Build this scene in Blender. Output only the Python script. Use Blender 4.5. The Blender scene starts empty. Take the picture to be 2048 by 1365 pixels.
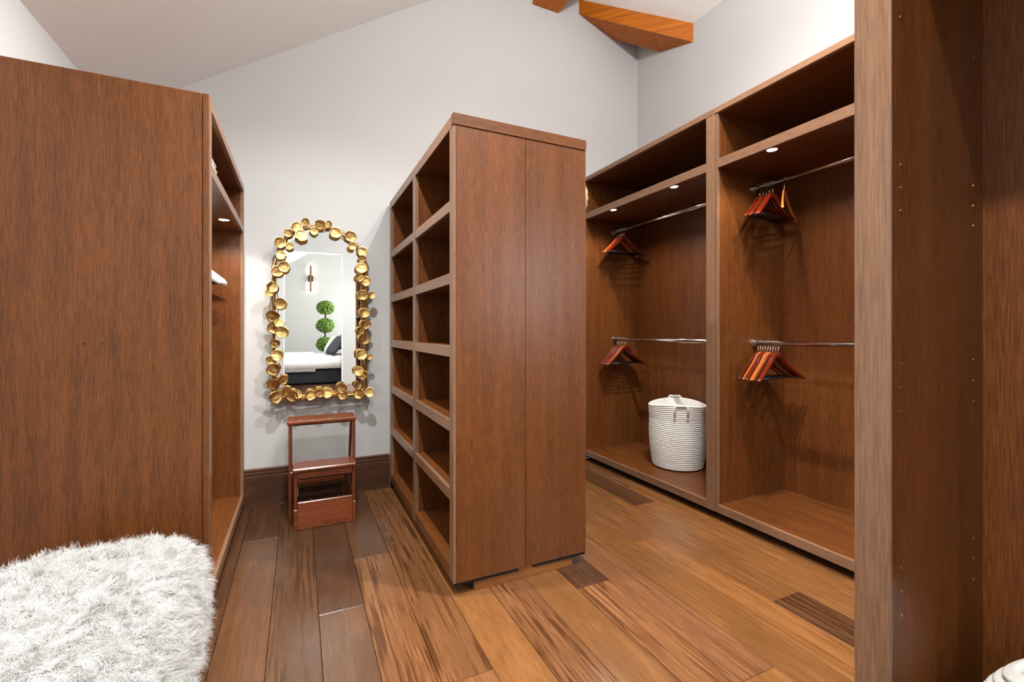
import bpy, bmesh, math, random
import numpy as np
from mathutils import Vector, Matrix, noise as mnoise

random.seed(7)
R = math.radians
scene = bpy.context.scene
COL = scene.collection

# ------------------------------------------------------------------ camera
F_PX, CX, HZ, CAMH = 905.0, 1024.0, 662.0, 1.2
YAW = math.atan((1024 - 598) / F_PX)
cam_d = bpy.data.cameras.new('camera')
cam_d.sensor_width = 36.0
cam_d.lens = 36.0 * F_PX / 2048.0
cam_d.shift_y = -(682.5 - HZ) / 2048.0
cam_d.clip_start = 0.02
cam = bpy.data.objects.new('camera', cam_d)
COL.objects.link(cam)
cam.location = (0, 0, CAMH)
cam.rotation_euler = (R(90), 0, -YAW)
scene.camera = cam

# ------------------------------------------------------------------ world, exposure
world = bpy.data.worlds.new('world')
scene.world = world
world.use_nodes = True
bg = world.node_tree.nodes['Background']
bg.inputs[0].default_value = (0.75, 0.86, 1.0, 1)
bg.inputs[1].default_value = 1.5
vs = scene.view_settings
vs.view_transform = 'Standard'
vs.look = 'None'
vs.exposure = 0.0
vs.gamma = 1.0
vs.use_curve_mapping = False

# daylight through the bedroom window; fill through an added closet window behind the camera
def area_light(name, loc, rot, sx, sy, power, col):
    l = bpy.data.lights.new(name, 'AREA')
    l.shape = 'RECTANGLE'; l.size = sx; l.size_y = sy
    l.energy = power; l.color = col
    o = bpy.data.objects.new(name, l)
    COL.objects.link(o); o.location = loc; o.rotation_euler = rot
    return o
area_light('bedroom_window_daylight', (3.30, -5.45, 1.75), (0, R(90), 0), 1.5, 1.6, 340, (1.0, 0.97, 0.94))
area_light('closet_fill_light', (3.30, -2.2, 1.95), (0, R(90), 0), 1.5, 1.5, 170, (0.96, 0.985, 1.0))
WARM = (1.0, 0.98, 0.965)
P_RIDGE, P_CAN, P_PUCK, P_GLOBE = 440.0, 280.0, 22.0, 118.0

# ------------------------------------------------------------------ node helpers
def new_mat(name):
    m = bpy.data.materials.new(name); m.use_nodes = True
    nt = m.node_tree
    return m, nt, nt.nodes['Principled BSDF']

def lin(c):
    def f(v):
        v /= 255.0
        return v / 12.92 if v <= 0.04045 else ((v + 0.055) / 1.055) ** 2.4
    return (f(c[0]), f(c[1]), f(c[2]), 1)

def setp(b, **k):
    for n, v in k.items():
        b.inputs[n.replace('_', ' ')].default_value = v

def simple(name, rgb, rough=0.5, metal=0.0, spec=0.5, bump=None):
    m, nt, b = new_mat(name)
    setp(b, Base_Color=lin(rgb), Roughness=rough, Metallic=metal)
    b.inputs['Specular IOR Level'].default_value = spec
    if bump:
        tc = nt.nodes.new('ShaderNodeTexCoord')
        nz = nt.nodes.new('ShaderNodeTexNoise'); nz.inputs['Scale'].default_value = bump[0]
        nz.inputs['Detail'].default_value = 4
        bp = nt.nodes.new('ShaderNodeBump'); bp.inputs['Strength'].default_value = bump[1]
        bp.inputs['Distance'].default_value = 0.002
        nt.links.new(tc.outputs['Object'], nz.inputs['Vector'])
        nt.links.new(nz.outputs['Fac'], bp.inputs['Height'])
        nt.links.new(bp.outputs['Normal'], b.inputs['Normal'])
    return m

def wood(name, dark, light, axis='Z', fine=380.0, along=16.0, rough=0.34, spec=0.35, fig=0.3, bump=0.12, coat=0.0):
    """veneer with fine straight grain running along the given axis"""
    m, nt, b = new_mat(name)
    N, L = nt.nodes, nt.links
    tc = N.new('ShaderNodeTexCoord'); oi = N.new('ShaderNodeObjectInfo')
    off = N.new('ShaderNodeVectorMath'); off.operation = 'MULTIPLY_ADD'
    comb = N.new('ShaderNodeCombineXYZ')
    for i in range(3): L.new(oi.outputs['Random'], comb.inputs[i])
    L.new(comb.outputs[0], off.inputs[0]); off.inputs[1].default_value = (7.3, 5.1, 3.7)
    L.new(tc.outputs['Object'], off.inputs[2])
    def mp(across, al):
        q = N.new('ShaderNodeMapping')
        s = [across] * 3; s['XYZ'.index(axis)] = al
        q.inputs['Scale'].default_value = s
        L.new(off.outputs[0], q.inputs['Vector']); return q
    n1 = N.new('ShaderNodeTexNoise'); n1.inputs['Scale'].default_value = 1.0
    n1.inputs['Detail'].default_value = 3.0; n1.inputs['Roughness'].default_value = 0.6
    L.new(mp(fine, along).outputs[0], n1.inputs['Vector'])
    n2 = N.new('ShaderNodeTexNoise'); n2.inputs['Scale'].default_value = 1.0
    n2.inputs['Detail'].default_value = 4.0
    L.new(mp(fine * 0.07, along * 0.09).outputs[0], n2.inputs['Vector'])
    mx = N.new('ShaderNodeMix'); mx.data_type = 'FLOAT'; mx.inputs[0].default_value = fig
    L.new(n1.outputs['Fac'], mx.inputs[2]); L.new(n2.outputs['Fac'], mx.inputs[3])
    rp = N.new('ShaderNodeValToRGB')
    rp.color_ramp.elements[0].position = 0.34; rp.color_ramp.elements[0].color = lin(dark)
    rp.color_ramp.elements[1].position = 0.66; rp.color_ramp.elements[1].color = lin(light)
    L.new(mx.outputs[0], rp.inputs[0])
    hs = N.new('ShaderNodeHueSaturation')
    mr = N.new('ShaderNodeMapRange'); mr.inputs[3].default_value = 0.9; mr.inputs[4].default_value = 1.1
    L.new(oi.outputs['Random'], mr.inputs[0]); L.new(mr.outputs[0], hs.inputs['Value'])
    L.new(rp.outputs[0], hs.inputs['Color']); L.new(hs.outputs[0], b.inputs['Base Color'])
    bp = N.new('ShaderNodeBump'); bp.inputs['Strength'].default_value = bump; bp.inputs['Distance'].default_value = 0.001
    L.new(n1.outputs['Fac'], bp.inputs['Height']); L.new(bp.outputs[0], b.inputs['Normal'])
    b.inputs['Roughness'].default_value = rough
    b.inputs['Specular IOR Level'].default_value = spec
    b.inputs['Coat Weight'].default_value = coat; b.inputs['Coat Roughness'].default_value = 0.12
    return m

def plank_mat():
    """floor boards: object colour = board tint, object alpha = strength of the dark figure"""
    m, nt, b = new_mat('oiled_hardwood_plank')
    N, L = nt.nodes, nt.links
    tc = N.new('ShaderNodeTexCoord'); oi = N.new('ShaderNodeObjectInfo')
    comb = N.new('ShaderNodeCombineXYZ')
    for i in range(3): L.new(oi.outputs['Random'], comb.inputs[i])
    off = N.new('ShaderNodeVectorMath'); off.operation = 'MULTIPLY_ADD'
    L.new(comb.outputs[0], off.inputs[0]); off.inputs[1].default_value = (9.1, 17.7, 4.3)
    L.new(tc.outputs['Object'], off.inputs[2])
    def noise(sx, sy, det, dist=0.0):
        q = N.new('ShaderNodeMapping'); q.inputs['Scale'].default_value = (sx, sy, 1)
        L.new(off.outputs[0], q.inputs['Vector'])
        n = N.new('ShaderNodeTexNoise'); n.inputs['Scale'].default_value = 1.0
        n.inputs['Detail'].default_value = det; n.inputs['Distortion'].default_value = dist
        L.new(q.outputs[0], n.inputs['Vector']); return n
    grain = noise(330, 14, 3)
    band = noise(70, 2.2, 2.5, 0.35)
    mott = noise(12, 3.0, 3, 0.6)
    r1 = N.new('ShaderNodeMapRange'); r1.inputs[1].default_value = 0.46; r1.inputs[2].default_value = 0.58
    L.new(band.outputs['Fac'], r1.inputs[0])
    r2 = N.new('ShaderNodeMapRange'); r2.inputs[1].default_value = 0.36; r2.inputs[2].default_value = 0.54
    L.new(mott.outputs['Fac'], r2.inputs[0])
    mul = N.new('ShaderNodeMath'); mul.operation = 'MULTIPLY'
    L.new(r1.outputs[0], mul.inputs[0]); L.new(r2.outputs[0], mul.inputs[1])
    st = N.new('ShaderNodeMath'); st.operation = 'MULTIPLY'
    L.new(mul.outputs[0], st.inputs[0]); L.new(oi.outputs['Alpha'], st.inputs[1])
    dk = N.new('ShaderNodeMix'); dk.data_type = 'RGBA'; dk.blend_type = 'MULTIPLY'
    dk.inputs[7].default_value = (0.40, 0.34, 0.30, 1)
    L.new(st.outputs[0], dk.inputs[0]); L.new(oi.outputs['Color'], dk.inputs[6])
    # fine grain and soft mottling
    g = N.new('ShaderNodeMapRange'); g.inputs[1].default_value = 0.3; g.inputs[2].default_value = 0.7
    g.inputs[3].default_value = 0.82; g.inputs[4].default_value = 1.16
    L.new(grain.outputs['Fac'], g.inputs[0])
    g2 = N.new('ShaderNodeMapRange'); g2.inputs[1].default_value = 0.3; g2.inputs[2].default_value = 0.7
    g2.inputs[3].default_value = 0.80; g2.inputs[4].default_value = 1.18
    L.new(mott.outputs['Fac'], g2.inputs[0])
    gm = N.new('ShaderNodeMath'); gm.operation = 'MULTIPLY'
    L.new(g.outputs[0], gm.inputs[0]); L.new(g2.outputs[0], gm.inputs[1])
    hs = N.new('ShaderNodeHueSaturation')
    L.new(gm.outputs[0], hs.inputs['Value']); L.new(dk.outputs[2], hs.inputs['Color'])
    L.new(hs.outputs[0], b.inputs['Base Color'])
    rr = N.new('ShaderNodeMapRange'); rr.inputs[3].default_value = 0.17; rr.inputs[4].default_value = 0.29
    L.new(mott.outputs['Fac'], rr.inputs[0]); L.new(rr.outputs[0], b.inputs['Roughness'])
    bp = N.new('ShaderNodeBump'); bp.inputs['Strength'].default_value = 0.08; bp.inputs['Distance'].default_value = 0.001
    L.new(grain.outputs['Fac'], bp.inputs['Height']); L.new(bp.outputs[0], b.inputs['Normal'])
    b.inputs['Specular IOR Level'].default_value = 0.5
    return m

def emit(name, rgb, strength):
    m, nt, b = new_mat(name)
    setp(b, Base_Color=(0.8, 0.8, 0.8, 1))
    b.inputs['Emission Color'].default_value = (*rgb, 1)
    b.inputs['Emission Strength'].default_value = strength
    return m

# ------------------------------------------------------------------ materials
VD, VL = (70, 38, 15), (118, 68, 31)
M = {}
M['wall'] = simple('warm_white_wall_paint', (187, 188, 187), 0.75, bump=(220, 0.05))
M['ceil'] = simple('ceiling_paint', (232, 232, 230), 0.8, bump=(220, 0.05))
M['venZ'] = wood('stained_veneer_upright', VD, VL, 'Z')
M['venY'] = wood('stained_veneer_lengthwise', VD, VL, 'Y')
M['venX'] = wood('stained_veneer_crosswise', VD, VL, 'X')
M['edge'] = wood('stained_edge_banding_lit', (108, 77, 56), (144, 108, 82), 'Y', rough=0.30)  # lighter than the veneer: light caught by the edges is put into the colour
M['edgeZ'] = wood('stained_edge_banding_lit_upright', (105, 76, 56), (140, 105, 80), 'Z', rough=0.30)  # upright grain, with the same light put into the colour
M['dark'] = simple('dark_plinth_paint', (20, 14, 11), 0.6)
M['plinthX'] = wood('plinth_oak_veneer', (104, 62, 28), (156, 102, 54), 'X', fine=320, along=20)
M['beam'] = wood('oiled_fir_beam_cross', (150, 78, 5), (200, 114, 14), 'Y', fine=60, along=2.0, rough=0.5, bump=0.2)
M['beamL'] = wood('oiled_fir_beam_diagonal', (146, 76, 5), (198, 112, 14), 'X', fine=60, along=2.0, rough=0.5, bump=0.2)
M['base'] = wood('baseboard_stain', (58, 36, 24), (92, 60, 40), 'X', fine=200, along=8, rough=0.35)
M['stool'] = wood('mahogany_stain', (92, 42, 19), (142, 74, 40), 'X', fine=200, along=10, rough=0.25, coat=0.3)
M['stoolZ'] = wood('mahogany_stain_upright', (88, 38, 18), (132, 66, 36), 'Z', fine=200, along=10, rough=0.25, coat=0.3)
M['chrome'] = simple('polished_chrome', (232, 229, 225), 0.17, 1.0)
M['steel'] = simple('brushed_steel', (190, 186, 180), 0.28, 1.0)
M['gun'] = simple('black_metal', (34, 32, 32), 0.3, 0.6)
M['gold'] = simple('aged_gold_leaf', (214, 176, 112), 0.30, 1.0, bump=(9, 1.0))
M['golddk'] = simple('antique_gold_stem', (166, 120, 58), 0.3, 1.0)
M['mirror'] = simple('silvered_glass', (240, 242, 240), 0.0, 1.0)
M['rope'] = simple('white_cotton_rope', (236, 234, 228), 0.85, spec=0.2, bump=(500, 0.4))
M['ropelin'] = simple('natural_cotton_base', (224, 208, 180), 0.85, spec=0.2)
M['straw'] = simple('woven_straw', (198, 176, 140), 0.85, spec=0.2, bump=(160, 0.8))
M['hide'] = simple('sheep_hide', (232, 230, 224), 0.95, spec=0.1)
def wool():
    m, nt, b = new_mat('white_wool_fibre')
    N, L = nt.nodes, nt.links
    d = N.new('ShaderNodeBsdfDiffuse'); d.inputs[0].default_value = lin((243, 243, 241))
    t = N.new('ShaderNodeBsdfTranslucent'); t.inputs[0].default_value = lin((243, 243, 241))
    mx = N.new('ShaderNodeMixShader'); mx.inputs[0].default_value = 0.45
    L.new(d.outputs[0], mx.inputs[1]); L.new(t.outputs[0], mx.inputs[2])
    L.new(mx.outputs[0], N['Material Output'].inputs['Surface'])
    return m
M['wool'] = wool()
def pane_glass():
    m, nt, b = new_mat('window_pane_glass')
    N, L = nt.nodes, nt.links
    t = N.new('ShaderNodeBsdfTransparent'); g = N.new('ShaderNodeBsdfGlossy'); g.inputs['Roughness'].default_value = 0.02
    mx = N.new('ShaderNodeMixShader'); mx.inputs[0].default_value = 0.06
    L.new(t.outputs[0], mx.inputs[1]); L.new(g.outputs[0], mx.inputs[2])
    L.new(mx.outputs[0], N['Material Output'].inputs['Surface'])
    return m
M['pane'] = pane_glass()
M['linen'] = simple('ivory_linen', (232, 226, 214), 0.9, spec=0.2, bump=(300, 0.4))
M['white'] = simple('white_cotton', (240, 240, 238), 0.9, spec=0.2, bump=(200, 0.3))
M['whitew'] = simple('white_lacquer', (242, 240, 236), 0.4)
M['natw'] = simple('pale_beech', (202, 164, 122), 0.45)
M['char'] = simple('charcoal_fabric', (74, 75, 80), 0.9, spec=0.2, bump=(250, 0.5))
M['bedbase'] = simple('black_upholstery', (34, 35, 38), 0.8, spec=0.3)
M['leaf'] = simple('boxwood_leaf', (124, 160, 62), 0.6)
M['leaf2'] = simple('boxwood_leaf_dark', (70, 116, 44), 0.6)  # darker green for random leaves and the inner core
M['bark'] = simple('topiary_bark', (96, 76, 60), 0.8)
M['trim'] = simple('white_casing', (236, 236, 234), 0.45)
M['plank'] = plank_mat()
M['subfloor'] = simple('dark_joint', (26, 16, 10), 0.8)
M['pin'] = simple('brass_sleeve', (190, 160, 120), 0.35, 1.0)
M['hang'] = [wood('cherry_hanger', (84, 22, 8), (118, 38, 16), 'X', fine=200, along=12, rough=0.18, coat=0.5),
             wood('amber_hanger', (150, 78, 30), (188, 106, 48), 'X', fine=200, along=12, rough=0.18, coat=0.5),
             wood('walnut_hanger', (62, 20, 10), (92, 34, 18), 'X', fine=200, along=12, rough=0.18, coat=0.5)]
M['puck'] = emit('led_lens', (1.0, 0.93, 0.84), 40)
M['bulb'] = emit('opal_bulb', WARM, 6)
M['sconce'] = emit('sconce_led', (1.0, 0.94, 0.86), 55)

# ------------------------------------------------------------------ mesh helpers
def link(o, parent=None):
    COL.objects.link(o)
    if parent is not None: o.parent = parent
    return o

def tag(o, label=None, cat=None, group=None, kind=None):
    if label: o['label'] = label
    if cat: o['category'] = cat
    if group: o['group'] = group
    if kind: o['kind'] = kind
    return o

def thing(name, label, cat, loc=(0, 0, 0), rz=0.0, group=None):
    o = bpy.data.objects.new(name, None)
    o.empty_display_size = 0.1
    o.location = loc; o.rotation_euler = (0, 0, rz)
    link(o); tag(o, label, cat, group)
    return o

def mesh_obj(name, bm, mat, parent=None, smooth=False, loc=None):
    me = bpy.data.meshes.new(name)
    bmesh.ops.recalc_face_normals(bm, faces=bm.faces)
    bm.to_mesh(me); bm.free()
    me.materials.append(mat)
    if smooth: me.polygons.foreach_set('use_smooth', [True] * len(me.polygons))
    o = bpy.data.objects.new(name, me)
    if loc is not None: o.location = loc
    return link(o, parent)

def bm_box(bm, x0, x1, y0, y1, z0, z1, bev=0.0):
    vs_ = [bm.verts.new((x, y, z)) for z in (z0, z1) for y in (y0, y1) for x in (x0, x1)]
    fs = [(0, 2, 3, 1), (4, 5, 7, 6), (0, 1, 5, 4), (2, 6, 7, 3), (0, 4, 6, 2), (1, 3, 7, 5)]
    faces = [bm.faces.new([vs_[i] for i in f]) for f in fs]
    if bev > 0:
        es = list({e for f in faces for e in f.edges})
        bmesh.ops.bevel(bm, geom=es, offset=bev, segments=1, affect='EDGES', profile=0.5)
    return bm

def board(parent, name, x0, x1, y0, y1, z0, z1, mat, bev=0.0015, label=None):
    """one board in world coordinates, child of parent (a thing with no rotation)"""
    px, py, pz = parent.location if parent is not None else (0, 0, 0)
    cx_, cy_, cz_ = (x0 + x1) / 2, (y0 + y1) / 2, (z0 + z1) / 2
    bm = bmesh.new()
    bm_box(bm, x0 - cx_, x1 - cx_, y0 - cy_, y1 - cy_, z0 - cz_, z1 - cz_, bev)
    o = mesh_obj(name, bm, mat, parent, loc=(cx_ - px, cy_ - py, cz_ - pz))
    if label: o['label'] = label
    return o

def bm_tube(bm, pts, rad, n=8, closed=False, cap=True):
    pts = [Vector(p) for p in pts]
    m_ = len(pts)
    rads = rad if isinstance(rad, (list, tuple)) else [rad] * m_
    rings = []
    up = None
    for i in range(m_):
        if closed: t = pts[(i + 1) % m_] - pts[i - 1]
        else: t = pts[min(i + 1, m_ - 1)] - pts[max(i - 1, 0)]
        t.normalize()
        if up is None:
            a = Vector((0, 0, 1)) if abs(t.z) < 0.9 else Vector((1, 0, 0))
            up = (a - t * a.dot(t)).normalized()
        else:
            up = (up - t * up.dot(t))
            if up.length < 1e-6: up = t.orthogonal()
            up.normalize()
        sd = t.cross(up)
        r = rads[i]
        ru, rs = (r if isinstance(r, tuple) else (r, r))
        rings.append([bm.verts.new(pts[i] + up * (math.cos(2 * math.pi * k / n) * ru) + sd * (math.sin(2 * math.pi * k / n) * rs)) for k in range(n)])
    for i in range(m_ if closed else m_ - 1):
        a, b_ = rings[i], rings[(i + 1) % m_]
        for k in range(n):
            bm.faces.new((a[k], a[(k + 1) % n], b_[(k + 1) % n], b_[k]))
    if cap and not closed:
        bm.faces.new(rings[0][::-1]); bm.faces.new(rings[-1])
    return bm

def bm_lathe(bm, prof, n=32, fr=None):
    """prof: list of (r, z); fr(angle, z) -> radius factor"""
    rings = []
    for r, z in prof:
        if r < 1e-5:
            rings.append([bm.verts.new((0, 0, z))]); continue
        row = []
        for k in range(n):
            a = 2 * math.pi * k / n
            q = r * (fr(a, z) if fr else 1.0)
            row.append(bm.verts.new((q * math.cos(a), q * math.sin(a), z)))
        rings.append(row)
    for a, b_ in zip(rings, rings[1:]):
        for k in range(n):
            if len(a) == 1: bm.faces.new((a[0], b_[k], b_[(k + 1) % n]))
            elif len(b_) == 1: bm.faces.new((a[k], a[(k + 1) % n], b_[0]))
            else: bm.faces.new((a[k], a[(k + 1) % n], b_[(k + 1) % n], b_[k]))
    return bm

def bm_prism(bm, poly, axis, a, b_):
    """poly of 2-D points extruded along axis from a to b"""
    def P(u, v, w):
        return {'X': (w, u, v), 'Y': (u, w, v), 'Z': (u, v, w)}[axis]
    A = [bm.verts.new(P(u, v, a)) for u, v in poly]
    B = [bm.verts.new(P(u, v, b_)) for u, v in poly]
    n = len(poly)
    bm.faces.new(A); bm.faces.new(B[::-1])
    for i in range(n):
        bm.faces.new((A[i], A[(i + 1) % n], B[(i + 1) % n], B[i]))
    return bm

def copy_tree(o, parent=None):
    c = o.copy(); COL.objects.link(c); c.parent = parent
    for ch in list(o.children): copy_tree(ch, c)
    return c

def struct(name, bm, mat, label=None, parent=None):
    o = mesh_obj(name, bm, mat, parent)
    o['kind'] = 'structure'
    if label: o['label'] = label
    return o

# ================================================================== THE ROOM
XL, XR, YB, YD, YF = -1.03, 3.06, 3.555, -3.80, -6.95   # left, right, back, door wall, bedroom far wall
RS, RK, XRIDGE, ZRIDGE, ZEAVE = 0.656, 3.2235, 2.0, 4.535, 3.84
ZL = RK + RS * XL
GABLE = [(XL, 0), (XR, 0), (XR, ZEAVE), (XRIDGE, ZRIDGE), (XL, ZL)]
VX, VY = 2.56, 3.055                                    # the valley beam runs from (VX, YB) to (XR, VY)
ZV = ZEAVE + RS * (XR - VX)

bm = bmesh.new(); bm_prism(bm, [(XL, 0), (XR, 0), (XR, ZV), (VX, ZV), (XRIDGE, ZRIDGE), (XL, ZL)], 'Y', YB, YB + 0.14)
struct('wall_back', bm, M['wall'], 'tall off-white gable wall behind the gold mirror')
bm = bmesh.new(); bm_box(bm, XL - 0.14, XL, YF - 0.14, YB + 0.14, 0, ZL + 0.05)
struct('wall_left', bm, M['wall'], 'low off-white side wall behind the left wardrobe')
bm = bmesh.new()                                        # right wall with two window openings
wins = [(-6.2, -4.7, 1.0, 2.5), (-2.95, -1.45, 1.2, 2.7)]
ys = [YF - 0.14] + [v for w in wins for v in w[:2]] + [YB + 0.14]
for i in range(0, 6, 2): bm_box(bm, XR, XR + 0.14, ys[i], ys[i + 1], 0, ZEAVE + 0.05)
for y0, y1, z0, z1 in wins:
    bm_box(bm, XR, XR + 0.14, y0, y1, 0, z0); bm_box(bm, XR, XR + 0.14, y0, y1, z1, ZEAVE + 0.05)
bm_prism(bm, [(VY + 0.02, ZEAVE + 0.05), (YB + 0.14, ZEAVE + 0.05), (YB + 0.14, ZV + 0.14)], 'X', XR, XR + 0.14)
struct('wall_right', bm, M['wall'], 'off-white side wall above the tall wardrobes')
bm = bmesh.new()                                        # wall with the doorway behind the camera
DX0, DX1, DZ = -0.30, 0.885, 2.92
bm_prism(bm, [(XL, 0), (DX0, 0), (DX0, RK + RS * DX0), (XL, ZL)], 'Y', YD - 0.12, YD)
bm_prism(bm, [(DX1, 0), (XR, 0), (XR, ZEAVE), (XRIDGE, ZRIDGE), (DX1, RK + RS * DX1)], 'Y', YD - 0.12, YD)
bm_prism(bm, [(DX0, DZ), (DX1, DZ), (DX1, RK + RS * DX1), (DX0, RK + RS * DX0)], 'Y', YD - 0.12, YD)
struct('wall_front', bm, M['wall'], 'off-white wall with the bedroom doorway, seen in the mirror')
bm = bmesh.new(); bm_prism(bm, GABLE, 'Y', YF - 0.14, YF)
struct('wall_bedroom', bm, M['wall'], 'bright bedroom wall with sconce, seen in the mirror')
bm = bmesh.new()
bm_prism(bm, [(XL - 0.14, RK + RS * (XL - 0.14)), (XRIDGE, ZRIDGE), (XRIDGE, ZRIDGE + 0.15), (XL - 0.14, RK + RS * (XL - 0.14) + 0.15)], 'Y', YF - 0.14, YB + 0.14)
def slab(bm, plan, zf):
    lo = [bm.verts.new((x, y, zf(x, y))) for x, y in plan]; hi = [bm.verts.new((x, y, zf(x, y) + 0.15)) for x, y in plan]
    bm.faces.new(lo); bm.faces.new(hi[::-1])
    for i in range(len(plan)): bm.faces.new((lo[i], lo[(i + 1) % len(plan)], hi[(i + 1) % len(plan)], hi[i]))
ye, xe = YB + 0.14, XR + 0.14
slab(bm, [(XRIDGE, YF - 0.14), (xe, YF - 0.14), (xe, VY - 0.14), (VX - 0.14, ye), (XRIDGE, ye)], lambda x, y: ZEAVE + RS * (XR - x))
slab(bm, [(xe, VY - 0.14), (xe, ye), (VX - 0.14, ye)], lambda x, y: ZEAVE + RS * (y - VY))
struct('ceiling', bm, M['ceil'], 'off-white vaulted ceiling sloping up to a ridge')

# floor: sub-floor slab with every board a part of its own
bm = bmesh.new(); bm_box(bm, XL, XR, YF, YB, -0.06, -0.0125)
floor = struct('floor', bm, M['subfloor'], 'wide-plank hardwood floor with dark streaked figure')
P0, PW = -0.29, 0.1826
TAN, GOLD, BRN, DRK, GRY = (114, 76, 46), (118, 78, 43), (84, 55, 34), (72, 46, 29), (86, 60, 41)
rows = {   # row: list of (y_start of the board, colour, figure strength) going from the camera to the back wall
    -2: [(-3.8, BRN, .4), (-1.0, DRK, .3), (1.4, BRN, .4)],
    -1: [(-3.8, DRK, .5), (-0.4, BRN, .3), (2.3, DRK, .4)],
    0: [(-3.8, BRN, .4), (0.75, BRN, .25), (2.962, DRK, .5)],
    1: [(-3.8, DRK, .5), (-1.2, BRN, .75)],
    2: [(-3.8, BRN, .3), (0.2, GRY, .3), (2.069, DRK, .15)],
    3: [(-3.8, TAN, .6), (0.1, TAN, 1.0), (2.498, BRN, .2)],
    4: [(-3.8, GOLD, .3), (-.6, TAN, .35), (1.481, TAN, .95)],
    5: [(-3.8, BRN, .5), (-0.1, GOLD, .12)],
    6: [(-3.8, TAN, .4), (0.5, TAN, 1.0)],
    7: [(-3.8, GOLD, .3), (-.7, GOLD, .15)],
    8: [(-3.8, TAN, .6), (-.2, TAN, 1.0), (1.773, DRK, .4)],
    9: [(-3.8, GOLD, .3), (1.064, (110, 73, 46), .7)],
    10: [(-3.8, BRN, .4), (0.6, GOLD, .3)],
    11: [(-3.8, TAN, .3), (-.4, GOLD, .55), (2.033, TAN, .5)],
    12: [(-3.8, GOLD, .3), (-.5, BRN, .95), (1.321, GOLD, .5)],
    13: [(-3.8, TAN, .5), (0.3, GOLD, .35), (2.45, BRN, .6)],
    14: [(-3.8, TAN, .3), (1.0, GOLD, .6), (2.75, TAN, .8)],
}
for k in range(15, 20): rows[k] = [(-3.8, TAN, .5), (random.uniform(0, 2), GOLD, .5)]
rows[-5] = [(-3.8, BRN, .4), (.3, DRK, .4)]; rows[-4] = [(-3.8, DRK, .3), (.9, BRN, .4)]; rows[-3] = [(-3.8, BRN, .5), (1.6, DRK, .3)]
pcache = {}
def plank(x0, x1, y0, y1, col, fig):
    g = 0.0009
    dx, dy = round(x1 - x0 - 2 * g, 4), round(y1 - y0 - 2 * g, 4)
    if (dx, dy) not in pcache:
        b_ = bmesh.new(); bm_box(b_, -dx / 2, dx / 2, -dy / 2, dy / 2, -0.012, 0, 0.0013)
        me = bpy.data.meshes.new('plank'); b_.to_mesh(me); b_.free(); me.materials.append(M['plank']); pcache[(dx, dy)] = me
    o = bpy.data.objects.new('plank', pcache[(dx, dy)])
    o.location = ((x0 + x1) / 2, (y0 + y1) / 2, random.uniform(-0.0003, 0.0002))
    j = random.uniform(0.93, 1.07)
    c = lin(tuple(v * j for v in col))
    o.color = (c[0], c[1], c[2], fig)
    link(o, floor)
for k, segs in rows.items():
    x0, x1 = max(XL, P0 + k * PW), min(XR, P0 + (k + 1) * PW)
    if x1 - x0 < 0.01: continue
    for i, (ya, col, fig) in enumerate(segs):
        yb = segs[i + 1][0] if i + 1 < len(segs) else YB
        plank(x0, x1, ya, yb, col, fig)
for k in range(-5, 19):                                 # boards of the bedroom beyond the doorway
    x0, x1 = max(XL, P0 + k * PW), min(XR, P0 + (k + 1) * PW)
    if x1 - x0 > 0.01: plank(x0, x1, YF, -3.8, random.choice((BRN, DRK)), 0.4)

# baseboard with its two grooves
prof = [(0, 0), (-0.022, 0), (-0.022, 0.203), (-0.018, 0.206), (-0.018, 0.211), (-0.021, 0.214), (-0.021, 0.228),
        (-0.016, 0.231), (-0.016, 0.236), (-0.018, 0.239), (-0.018, 0.252), (-0.014, 0.256), (0, 0.256)]
def baseboard(name, x0, x1, y):
    b_ = bmesh.new(); bm_prism(b_, [(y + u, v) for u, v in prof], 'X', x0, x1)
    return struct(name, b_, M['base'], 'dark stained baseboard with two grooved lines under the mirror')
baseboard('baseboard_back', -0.3365, 0.6275, YB)

# doorway casing and windows
d1 = thing('door_1', None, None, (DX0, YD, 0)); d1['kind'] = 'structure'; d1['label'] = 'white cased doorway to the bedroom, seen in the mirror'
board(d1, 'jamb', DX0 - 0.002, DX0 + 0.018, YD - 0.125, YD + 0.004, 0, DZ, M['trim'])
board(d1, 'jamb', DX1 - 0.018, DX1 + 0.002, YD - 0.125, YD + 0.004, 0, DZ, M['trim'])
board(d1, 'head', DX0 - 0.002, DX1 + 0.002, YD - 0.125, YD + 0.004, DZ - 0.018, DZ + 0.002, M['trim'])
for i, (y0, y1, z0, z1) in enumerate(wins):
    w = thing('window_%d' % (i + 1), None, None, (XR, y0, z0)); w['kind'] = 'structure'
    w['label'] = ('bedroom window in the right wall', 'added closet window for fill light in the right wall')[i]  # the closet window is an unseen addition that lets in fill light
    for a in (y0, y1 - 0.05): board(w, 'frame', XR + 0.03, XR + 0.09, a, a + 0.05, z0, z1, M['trim'])
    for a in (z0, z1 - 0.05): board(w, 'frame', XR + 0.03, XR + 0.09, y0 + 0.05, y1 - 0.05, a, a + 0.05, M['trim'])
    for a, b2 in ((y0 + 0.05, (y0 + y1) / 2 - 0.02), ((y0 + y1) / 2 + 0.02, y1 - 0.05)): board(w, 'pane', XR + 0.056, XR + 0.062, a, b2, z0 + 0.05, z1 - 0.05, M['pane'], 0)
    board(w, 'mullion', XR + 0.04, XR + 0.08, (y0 + y1) / 2 - 0.02, (y0 + y1) / 2 + 0.02, z0 + 0.05, z1 - 0.05, M['trim'])

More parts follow.
